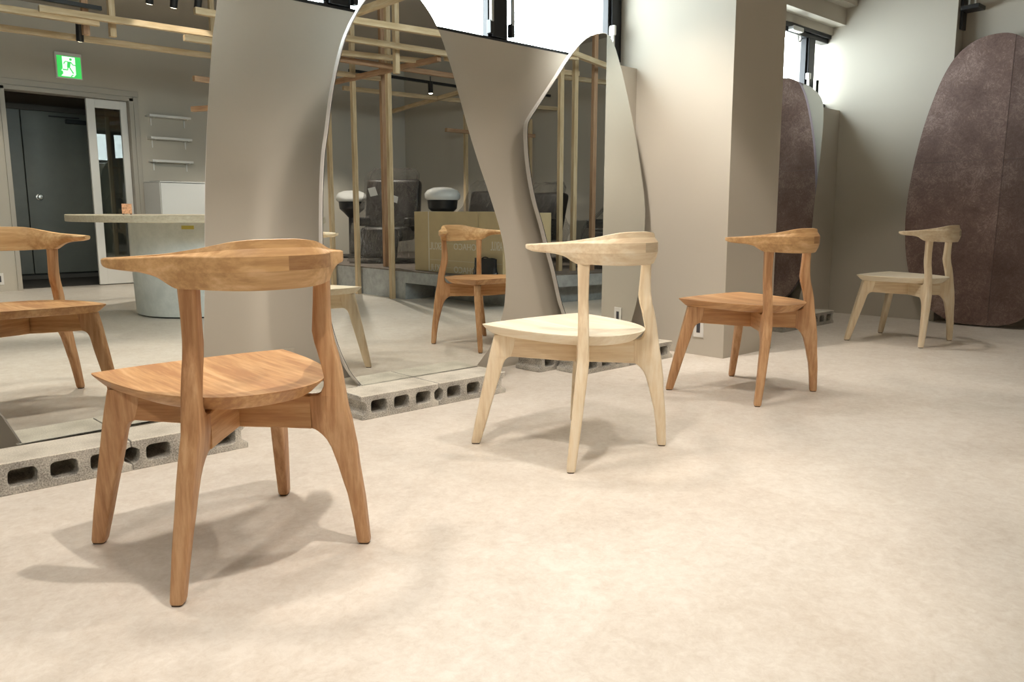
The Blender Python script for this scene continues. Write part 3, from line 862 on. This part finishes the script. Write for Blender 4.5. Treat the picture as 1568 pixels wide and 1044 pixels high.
for (a, z0, z1, red, lb) in [((4.00, -.02), 2.03, 2.92, False, 'hanging timber stub ending in front of the reddish beam'),
                            ((1.93, -.93), 2.14, 2.92, True, 'brown hanging timber stub above the exit sign in the left mirror'),
                            ((2.11, -.90), 2.15, 2.92, False, 'pale hanging timber stub next to the lit beam in the left mirror')]:
    timber('timber_hanger', (a[0], a[1], z0), (a[0], a[1], z1), red, label=lb, group='hanging timber stubs')

# ------------------------------------------------------------------ track lights
def track(x0, x1, y, z, label):
    o = box('lighting_track', x0, x1, y-.017, y+.017, z, z+.03, M_BLACK, None, .002)
    rebase(o); return tag(o, label, 'track', 'black lighting tracks')
M_LENS = plain('lamp_lens', (.9, .9, .85), .3, emit=((1, .85, .65), 14.0))
spot_src = None
def spotlight(x, y, z, ax, ay, watts, cone, label, body=.13, blend=.35, size=.02):
    global spot_src
    t = empty('track_spotlight', (x, y, z), 0, label, 'lamp', 'black cylinder track spotlights')
    aim = Vector((ax-x, ay-y, -z)).normalized()
    bm = bmesh.new(); cyl(bm, -aim*body, Vector((0, 0, 0)), .028, n=20); link('lamp_body', bm, M_BLACK, t, 40)
    bm = bmesh.new(); cyl(bm, aim*.0005, aim*.002, .022, n=20); link('lamp_lens', bm, M_LENS, t, 40)
    bm = bmesh.new(); cyl(bm, -aim*body*.7, (-aim*body*.7)+Vector((0, 0, .10)), .006, n=8); link('lamp_stem', bm, M_BLACK, t)
    if watts:
        ld = bpy.data.lights.new('spot_beam', 'SPOT'); ld.energy = watts; ld.color = SPOT_COL
        ld.spot_size = radians(cone); ld.spot_blend = blend; ld.shadow_soft_size = size
        lo = bpy.data.objects.new('spot_beam', ld); COL.objects.link(lo); lo.parent = t
        lo.location = aim*.02; lo.rotation_euler = aim.to_track_quat('-Z', 'Y').to_euler()
    return t
names = ['wall side above the nearest cherry chair', 'room side above the nearest cherry chair', 'wall side above the middle maple chair', 'room side above the middle maple chair',
         'wall side above the cherry chair by the pillar', 'room side above the cherry chair by the pillar', 'wall side above the far maple chair', 'room side above the far maple chair',
         'added to brighten the pillar', 'added fill high behind the left of the camera', 'added fill high behind the camera over the table side', 'added to brighten the near open floor']
for (x, y, z, ax, ay, wt, cn, sz), nm in zip(SPOTS, names):
    spotlight(x, y, z, ax, ay, wt, cn, 'black ceiling spotlight, '+nm, size=sz, blend=1.0 if cn == 70 and wt > 100 else .35)
for k, (x, y, z) in enumerate(BEAM_SPOTS):
    spotlight(x, y, z, x+.03, y-.9, 70, 84, '%s of three black spotlights right above the lit beam' % ('left', 'middle', 'right')[k] + ('most' if k != 1 else ' one'))
spotlight(2.00, -1.30, 2.16, 2.2, -2.2, 100, 125, 'black spotlight hanging below the timber stub above the exit sign')
spotlight(5.60, -1.60, 2.20, 5.5, -1.4, 8, 130, 'black spotlight glowing over the wrapped recliners')
spotlight(4.95, -2.20, 2.24, 4.9, -2.2, 140, 130, 'black spotlight at the left edge of the middle mirror')
track(0.0, 6.4, 2.42, 2.70, 'black lighting track on the wall side above the chairs')
track(0.0, 6.4, 1.27, 2.70, 'black lighting track on the room side above the chairs')
track(0.0, 6.4, .36, 2.80, 'black lighting track on the ceiling over the open floor')
track(4.6, 6.6, -1.72, 2.33, 'black lighting track over the platform')
track(0.9, 2.0, -.78, 2.30, 'short black lighting track at the top left of the left mirror')

# ------------------------------------------------------------------ concrete platform with its load
t = empty('concrete_platform', (5.6, -1.6, 0), 0, 'low grey concrete platform with a recessed foot along the far wall', 'platform')
prt(t, 'plinth', 4.43, 6.755, YD+.005, -.54, 0, .275, M_STAGE)
prt(t, 'slab', 4.43, 6.755, -.54, .74, .165, .275, M_STAGE)
prt(t, 'top_screed', 4.435, 6.755, YD+.005, .735, .275, .285, M_STAGETOP)
prt(t, 'recessed_foot', 4.78, 6.755, -.54, .60, 0, .165, M_STAGE)

def text_obj(body, size, m, parent, loc, rot, ext=.0006, sx=1.0):
    cu = bpy.data.curves.new('lettering', 'FONT'); cu.body = body; cu.size = size; cu.extrude = ext; cu.align_x = 'LEFT'
    tmp = bpy.data.objects.new('tmp', cu); COL.objects.link(tmp)
    dg = bpy.context.evaluated_depsgraph_get()
    me = bpy.data.meshes.new_from_object(tmp.evaluated_get(dg)); me.name = 'lettering'
    bpy.data.objects.remove(tmp)
    me.materials.clear(); me.materials.append(m)
    o = bpy.data.objects.new('lettering', me); COL.objects.link(o); o.parent = parent
    o.location = loc; o.rotation_euler = rot; o.scale = (sx, 1, 1)
    return o
def carton(y0, y1, xf, h, label, texts, lines, tape, dp=.5):
    t = empty('cardboard_carton', (xf+.25, (y0+y1)/2, .2855), 0, label, 'box', 'ochre printed cartons on the platform')
    L = t.location
    prt(t, 'carton_body', xf, xf+dp, y0, y1, .2855, .2855+h, M_CARD, .003)
    if tape is not None:
        prt(t, 'white_strap', xf-.0012, xf+.5012, tape-.006, tape+.006, .287, .2855+h+.001, M_PRINT)
    for body, ys, z, size, sx in texts:
        # face looks to -x; text reads from +y towards -y
        text_obj(body, size, M_PRINT, t, (xf-.0008-L.x, ys-L.y, z-L.z), (pi/2, 0, -pi/2), sx=sx)
    for (ya, yb, z, th) in lines:
        prt(t, 'printed_line', xf-.0008, xf, ya, yb, z, z+th, M_PALEPRINT)
    return t
carton(-.545, .400, 4.555, .575, 'wide ochre carton with a thin white strap at its left, behind the reflected chair',
       [('LOHACO', .425, .51, .082, 1.05), ('ASKUL', -.06, .50, .10, .82), ('LOHACO', .425, .295, .082, 1.05), ('ASKUL', -.06, .292, .10, .82)],
       [(-.30, .39, .40, .005), (-.30, .39, .335, .003), (-.30, .385, .56, .003)], -.315)
carton(.410, .730, 4.560, .572, 'ochre carton right of the wide one, with a black bag before it',
       [('ASKUL', .725, .52, .115, .45)], [(.42, .72, .40, .005)], None, .24)

# black bag
def bag():
    bm = bmesh.new(); rings = []
    for k in range(9):
        z = k/8; s = 1.0-.10*z; wv = .165*(1-.06*math.sin(z*pi))*s; dv = .045*(1-.65*z)
        ring = []
        for i in range(20):
            a = 2*pi*i/20
            cx, cy = cos(a), sin(a)
            ring.append(Vector((math.copysign(abs(cx)**.6, cx)*dv+random.uniform(-.002, .002), math.copysign(abs(cy)**.6, cy)*wv+random.uniform(-.003, .003), z*.165+.012*(1-abs(cy))*z*math.sin(a*3))))
        rings.append(ring)
    loft(bm, rings)
    t = empty('black_handbag', (4.495, .575, .2865), .05, 'small glossy black bag in front of the right-hand carton', 'bag')
    link('bag_body', bm, M_BLACKLEATHER, t, 50)
    bm = bmesh.new()
    rg = []
    for i in range(13):
        a = pi*i/12
        c = Vector((0, .05*cos(a), .155+.02*sin(a)))
        d = Vector((0, cos(a), sin(a)))
        rg.append([c+d*.005*cos(2*pi*k/8)+Vector((1, 0, 0))*.005*sin(2*pi*k/8) for k in range(8)])
    loft(bm, rg); link('handle', bm, M_BLACKLEATHER, t, 60)
    return t
bag()

# wrapped salon recliners
def rbox(cx, cy, cz, sx, sy, sz, r=.04, rot=None):
    bm = bmesh.new(); bx(bm, -sx/2, sx/2, -sy/2, sy/2, -sz/2, sz/2)
    bmesh.ops.bevel(bm, geom=list(bm.edges), offset=r, segments=3, profile=.6, affect='EDGES')
    M = Matrix.Translation((cx, cy, cz)) @ (rot or Matrix.Identity(4))
    bm.transform(M); return bm
def recliner(x, y, rz, label, h=1.0, tagp=False):
    t = empty('wrapped_recliner', (x, y, .286), rz, label, 'chair', 'salon recliners wrapped in clear plastic')
    # local: front = -x
    bm = bmesh.new(); lathe(bm, [(.0, 0), (.24, 0), (.24, .02), (.06, .05), (.05, .22), (.0, .22)], n=24); link('base', bm, M_BLACK, t, 40)
    link('seat', rbox(0, 0, .32, .56, .50, .16, .05), M_VINYL, t, 50)
    link('backrest', rbox(.24, 0, .36+h*.29, .16, .66, h*.62, .06, Matrix.Rotation(radians(12), 4, 'Y')), M_VINYL, t, 50)
    link('footrest', rbox(-.32, 0, .22, .10, .42, .34, .04, Matrix.Rotation(radians(18), 4, 'Y')), M_VINYL, t, 50)
    for s in (-1, 1):
        link('armrest', rbox(-.02, s*.30, .46, .46, .09, .10, .03), M_VINYL, t, 50)
    # plastic film draped over it
    bm = bmesh.new(); rings = []
    rnd = random.Random(int(x*100)+int(y*10))
    N, K = 40, 16
    ph = [rnd.uniform(0, 6.28) for _ in range(8)]
    for k in range(K+1):
        z = k/K
        ring = []
        zz = z*(h*.62+.46)
        cx = -.06+.36*z**1.5
        sx = (.44-.02*z) if z < .42 else .42-(.42-.13)*min(1, (z-.42)/.25)
        sy = .40 if z < .4 else .40-.09*min(1, (z-.4)/.3)
        if z > .93: sx *= (1-(z-.93)*6); sy *= (1-(z-.93)*3)
        for i in range(N):
            a = 2*pi*i/N
            cr = 1+.055*math.sin(5*a+ph[0]+z*5)+.035*math.sin(11*a+ph[1]-z*9)+.02*math.sin(19*a+ph[2]+z*17)+rnd.uniform(-.012, .012)
            e = .7
            ring.append(Vector((cx+math.copysign(abs(cos(a))**e, cos(a))*sx*cr, math.copysign(abs(sin(a))**e, sin(a))*sy*cr, max(.004, zz+.015*math.sin(7*a+ph[3])))))
        rings.append(ring)
    loft(bm, rings); link('plastic_film', bm, M_WRAP, t, 180)
    if tagp:
        for (lx, ly, lz, sz, r) in ((-.1, -.14, .80, .10, .2), (-.13, .12, .72, .08, -.3)):
            b2 = bmesh.new(); bx(b2, -.001, .001, -.045, .045, -sz/2, sz/2)
            b2.transform(Matrix.Translation((lx, ly, lz)) @ Matrix.Rotation(r, 4, 'X') @ Matrix.Rotation(radians(-20), 4, 'Y'))
            link('paper_tag', b2, M_PAPER, t)
    return t
recliner(5.18, -1.90, radians(-38), 'dark recliner in clear plastic with paper tags, left of the cartons', 1.0, True)
recliner(6.02, -1.32, 0, 'dark plastic-wrapped recliner whose back shows above the cartons', .78)
recliner(6.14, .27, radians(-10), 'plastic-wrapped recliner behind the timber posts in the angular mirror', .95)

def basin(x, y, label):
    t = empty('shampoo_basin', (x, y, .286), 0, label, 'basin', 'white shampoo basins on black stands')
    bm = bmesh.new(); lathe(bm, [(.0, 0), (.16, 0), (.16, .02), (.05, .05), (.045, .50), (.10, .56), (.155, .61), (.165, .70), (.0, .70)], n=28)
    link('stand', bm, M_BLACK, t, 40)
    bm = bmesh.new(); lathe(bm, [(.0, .701), (.178, .701), (.192, .72), (.194, .765), (.165, .805), (.10, .832), (.0, .84)], n=32)
    link('basin_bowl', bm, M_PORC, t, 50)
    return t
basin(5.30, -2.85, 'white shampoo basin on a black stand left of the wrapped recliner')
basin(5.27, -.99, 'white shampoo basin half wrapped, behind the left part of the cartons')

# ------------------------------------------------------------------ round table
t = empty('round_table', (2.62, -.80, 0), 0, 'large round table with pale wood top on a plastered drum', 'table')
bm = bmesh.new(); lathe(bm, [(.0, .012), (.485, .012), (.490, .02), (.50, .40), (.502, .754), (.0, .754)], n=64); link('drum_base', bm, M_DRUM, t, 40)
bm = bmesh.new(); lathe(bm, [(.0, 0), (.46, 0), (.46, .012), (.0, .012)], n=48); link('plinth', bm, M_BLACK, t, 40)
bm = bmesh.new(); lathe(bm, [(.0, .754), (.942, .754), (.946, .758), (.946, .803), (.942, .807), (.0, .807)], n=96); link('tabletop', bm, M_TABLE, t, 40)
bm = bx(bmesh.new(), -.045, .045, .4995, .5035, .700, .728); bm.transform(Matrix.Rotation(radians(30), 4, 'Z')); link('yellow_tape', bm, M_YELLOW, t)
# little patterned box on the table
t = empty('patterned_box', (2.13, -.93, .8075), .4, 'small copper-patterned box standing on the round table', 'box')
link('box_body', bx(bmesh.new(), -.035, .035, -.03, .03, .006, .085, .002), M_COPPER, t)
for sx in (-1, 1):
    for sy in (-1, 1):
        link('foot', bx(bmesh.new(), sx*.027-.006, sx*.027+.006, sy*.022-.006, sy*.022+.006, 0, .006), M_BLACK, t)

# ------------------------------------------------------------------ shelves, cabinet, exit sign on the door-side wall
for z, nm in ((1.885, 'top'), (1.640, 'middle'), (1.385, 'lowest')):
    t = empty('wall_shelf', (3.615, YD, z-.09), 0, '%s of three small white shelves beside the doorway' % nm, 'shelf', 'small white wall shelves')
    link('shelf_board', bx(bmesh.new(), -.245, .225, .002, .13, .09, .115, .002), M_WHITE, t)
    for s in (-.19, .19):
        bm = bmesh.new(); bx(bm, s-.006, s+.006, .002, .012, .0, .09); bx(bm, s-.006, s+.006, .002, .11, .083, .09); link('bracket', bm, M_WHITE, t)
t = empty('white_cabinet', (3.60, -3.44, 0), 0, 'white enamelled cabinet below the wall shelves', 'cabinet')
link('cabinet_body', bx(bmesh.new(), -.31, .45, -.24, .22, .02, 1.145, .006), M_OFFWHITE, t)
link('cabinet_door', bx(bmesh.new(), -.305, .445, .222, .240, .04, 1.14, .004), M_OFFWHITE, t)
link('cabinet_top', bx(bmesh.new(), -.31, .45, -.24, .24, 1.147, 1.160, .003), M_OFFWHITE, t)
link('plinth', bx(bmesh.new(), -.29, .43, -.22, .20, 0, .02), M_BLACK, t)
o = box('paper_sheets', 3.33, 3.58, -3.60, -3.32, 1.1605, 1.166, M_BLACK, None); rebase(o)
tag(o, 'thin dark folder lying on the white cabinet', 'folder')

t = empty('exit_sign', (2.61, YD, 2.205), 0, 'lit green and white running-man exit sign above the doorway', 'sign')
link('sign_case', bx(bmesh.new(), -.128, .128, .001, .035, .0, .262, .003), M_WHITE, t)
M_GREEN = plain('lit_green_panel', (.02, .4, .08), .4, emit=((.06, .72, .12), 1.0))
M_LITWHITE = plain('lit_white_panel', (.8, .8, .8), .4, emit=((.85, 1.0, .9), 1.15))
link('green_panel', bx(bmesh.new(), -.113, .116, .035, .0365, .010, .228), M_GREEN, t)
def flat(parent, nm, pts, y0, y1, m):
    bm = bmesh.new(); A = [bm.verts.new((x, y0, z)) for x, z in pts]; B = [bm.verts.new((x, y1, z)) for x, z in pts]; n = len(pts)
    bm.faces.new(A); bm.faces.new(list(reversed(B)))
    for i in range(n): bm.faces.new((A[i], A[(i+1) % n], B[(i+1) % n], B[i]))
    return link(nm, bm, m, parent)
flat(t, 'white_doorway', [(-.062, .222), (.062, .222), (.062, .048), (.040, .022), (-.082, .022), (-.060, .048), (-.062, .072), (-.078, .078), (-.062, .100)], .0366, .0374, M_LITWHITE)
def stroke(pts, wd):
    L_, R_ = [], []
    for i, p in enumerate(pts):
        a = Vector(pts[max(i-1, 0)]); b = Vector(pts[min(i+1, len(pts)-1)]); d = (b-a).normalized(); nn = Vector((-d.y, d.x))
        L_.append(tuple(Vector(p)+nn*wd/2)); R_.append(tuple(Vector(p)-nn*wd/2))
    return L_+list(reversed(R_))
def runner():
    bm = bmesh.new()
    def add(pts):
        A = [bm.verts.new((x, .0375, z)) for x, z in pts]; B = [bm.verts.new((x, .0383, z)) for x, z in pts]; n = len(pts)
        bm.faces.new(A); bm.faces.new(list(reversed(B)))
        for i in range(n): bm.faces.new((A[i], A[(i+1) % n], B[(i+1) % n], B[i]))
    add([(.019+.013*cos(2*pi*i/14), .197+.013*sin(2*pi*i/14)) for i in range(14)])
    add([(-.012, .172), (.020, .174), (.010, .120), (-.008, .108), (-.020, .120)])
    add(stroke([(.018, .170), (.040, .142), (.064, .142)], .010))
    add(stroke([(-.008, .172), (-.034, .172), (-.050, .146)], .009))
    add(stroke([(-.010, .120), (-.016, .088), (-.062, .088)], .012))
    add(stroke([(.002, .118), (.038, .056)], .012))
    add(stroke([(.036, .044), (.012, .024)], .010))
    return bm
link('running_figure', runner(), M_GREEN, t)
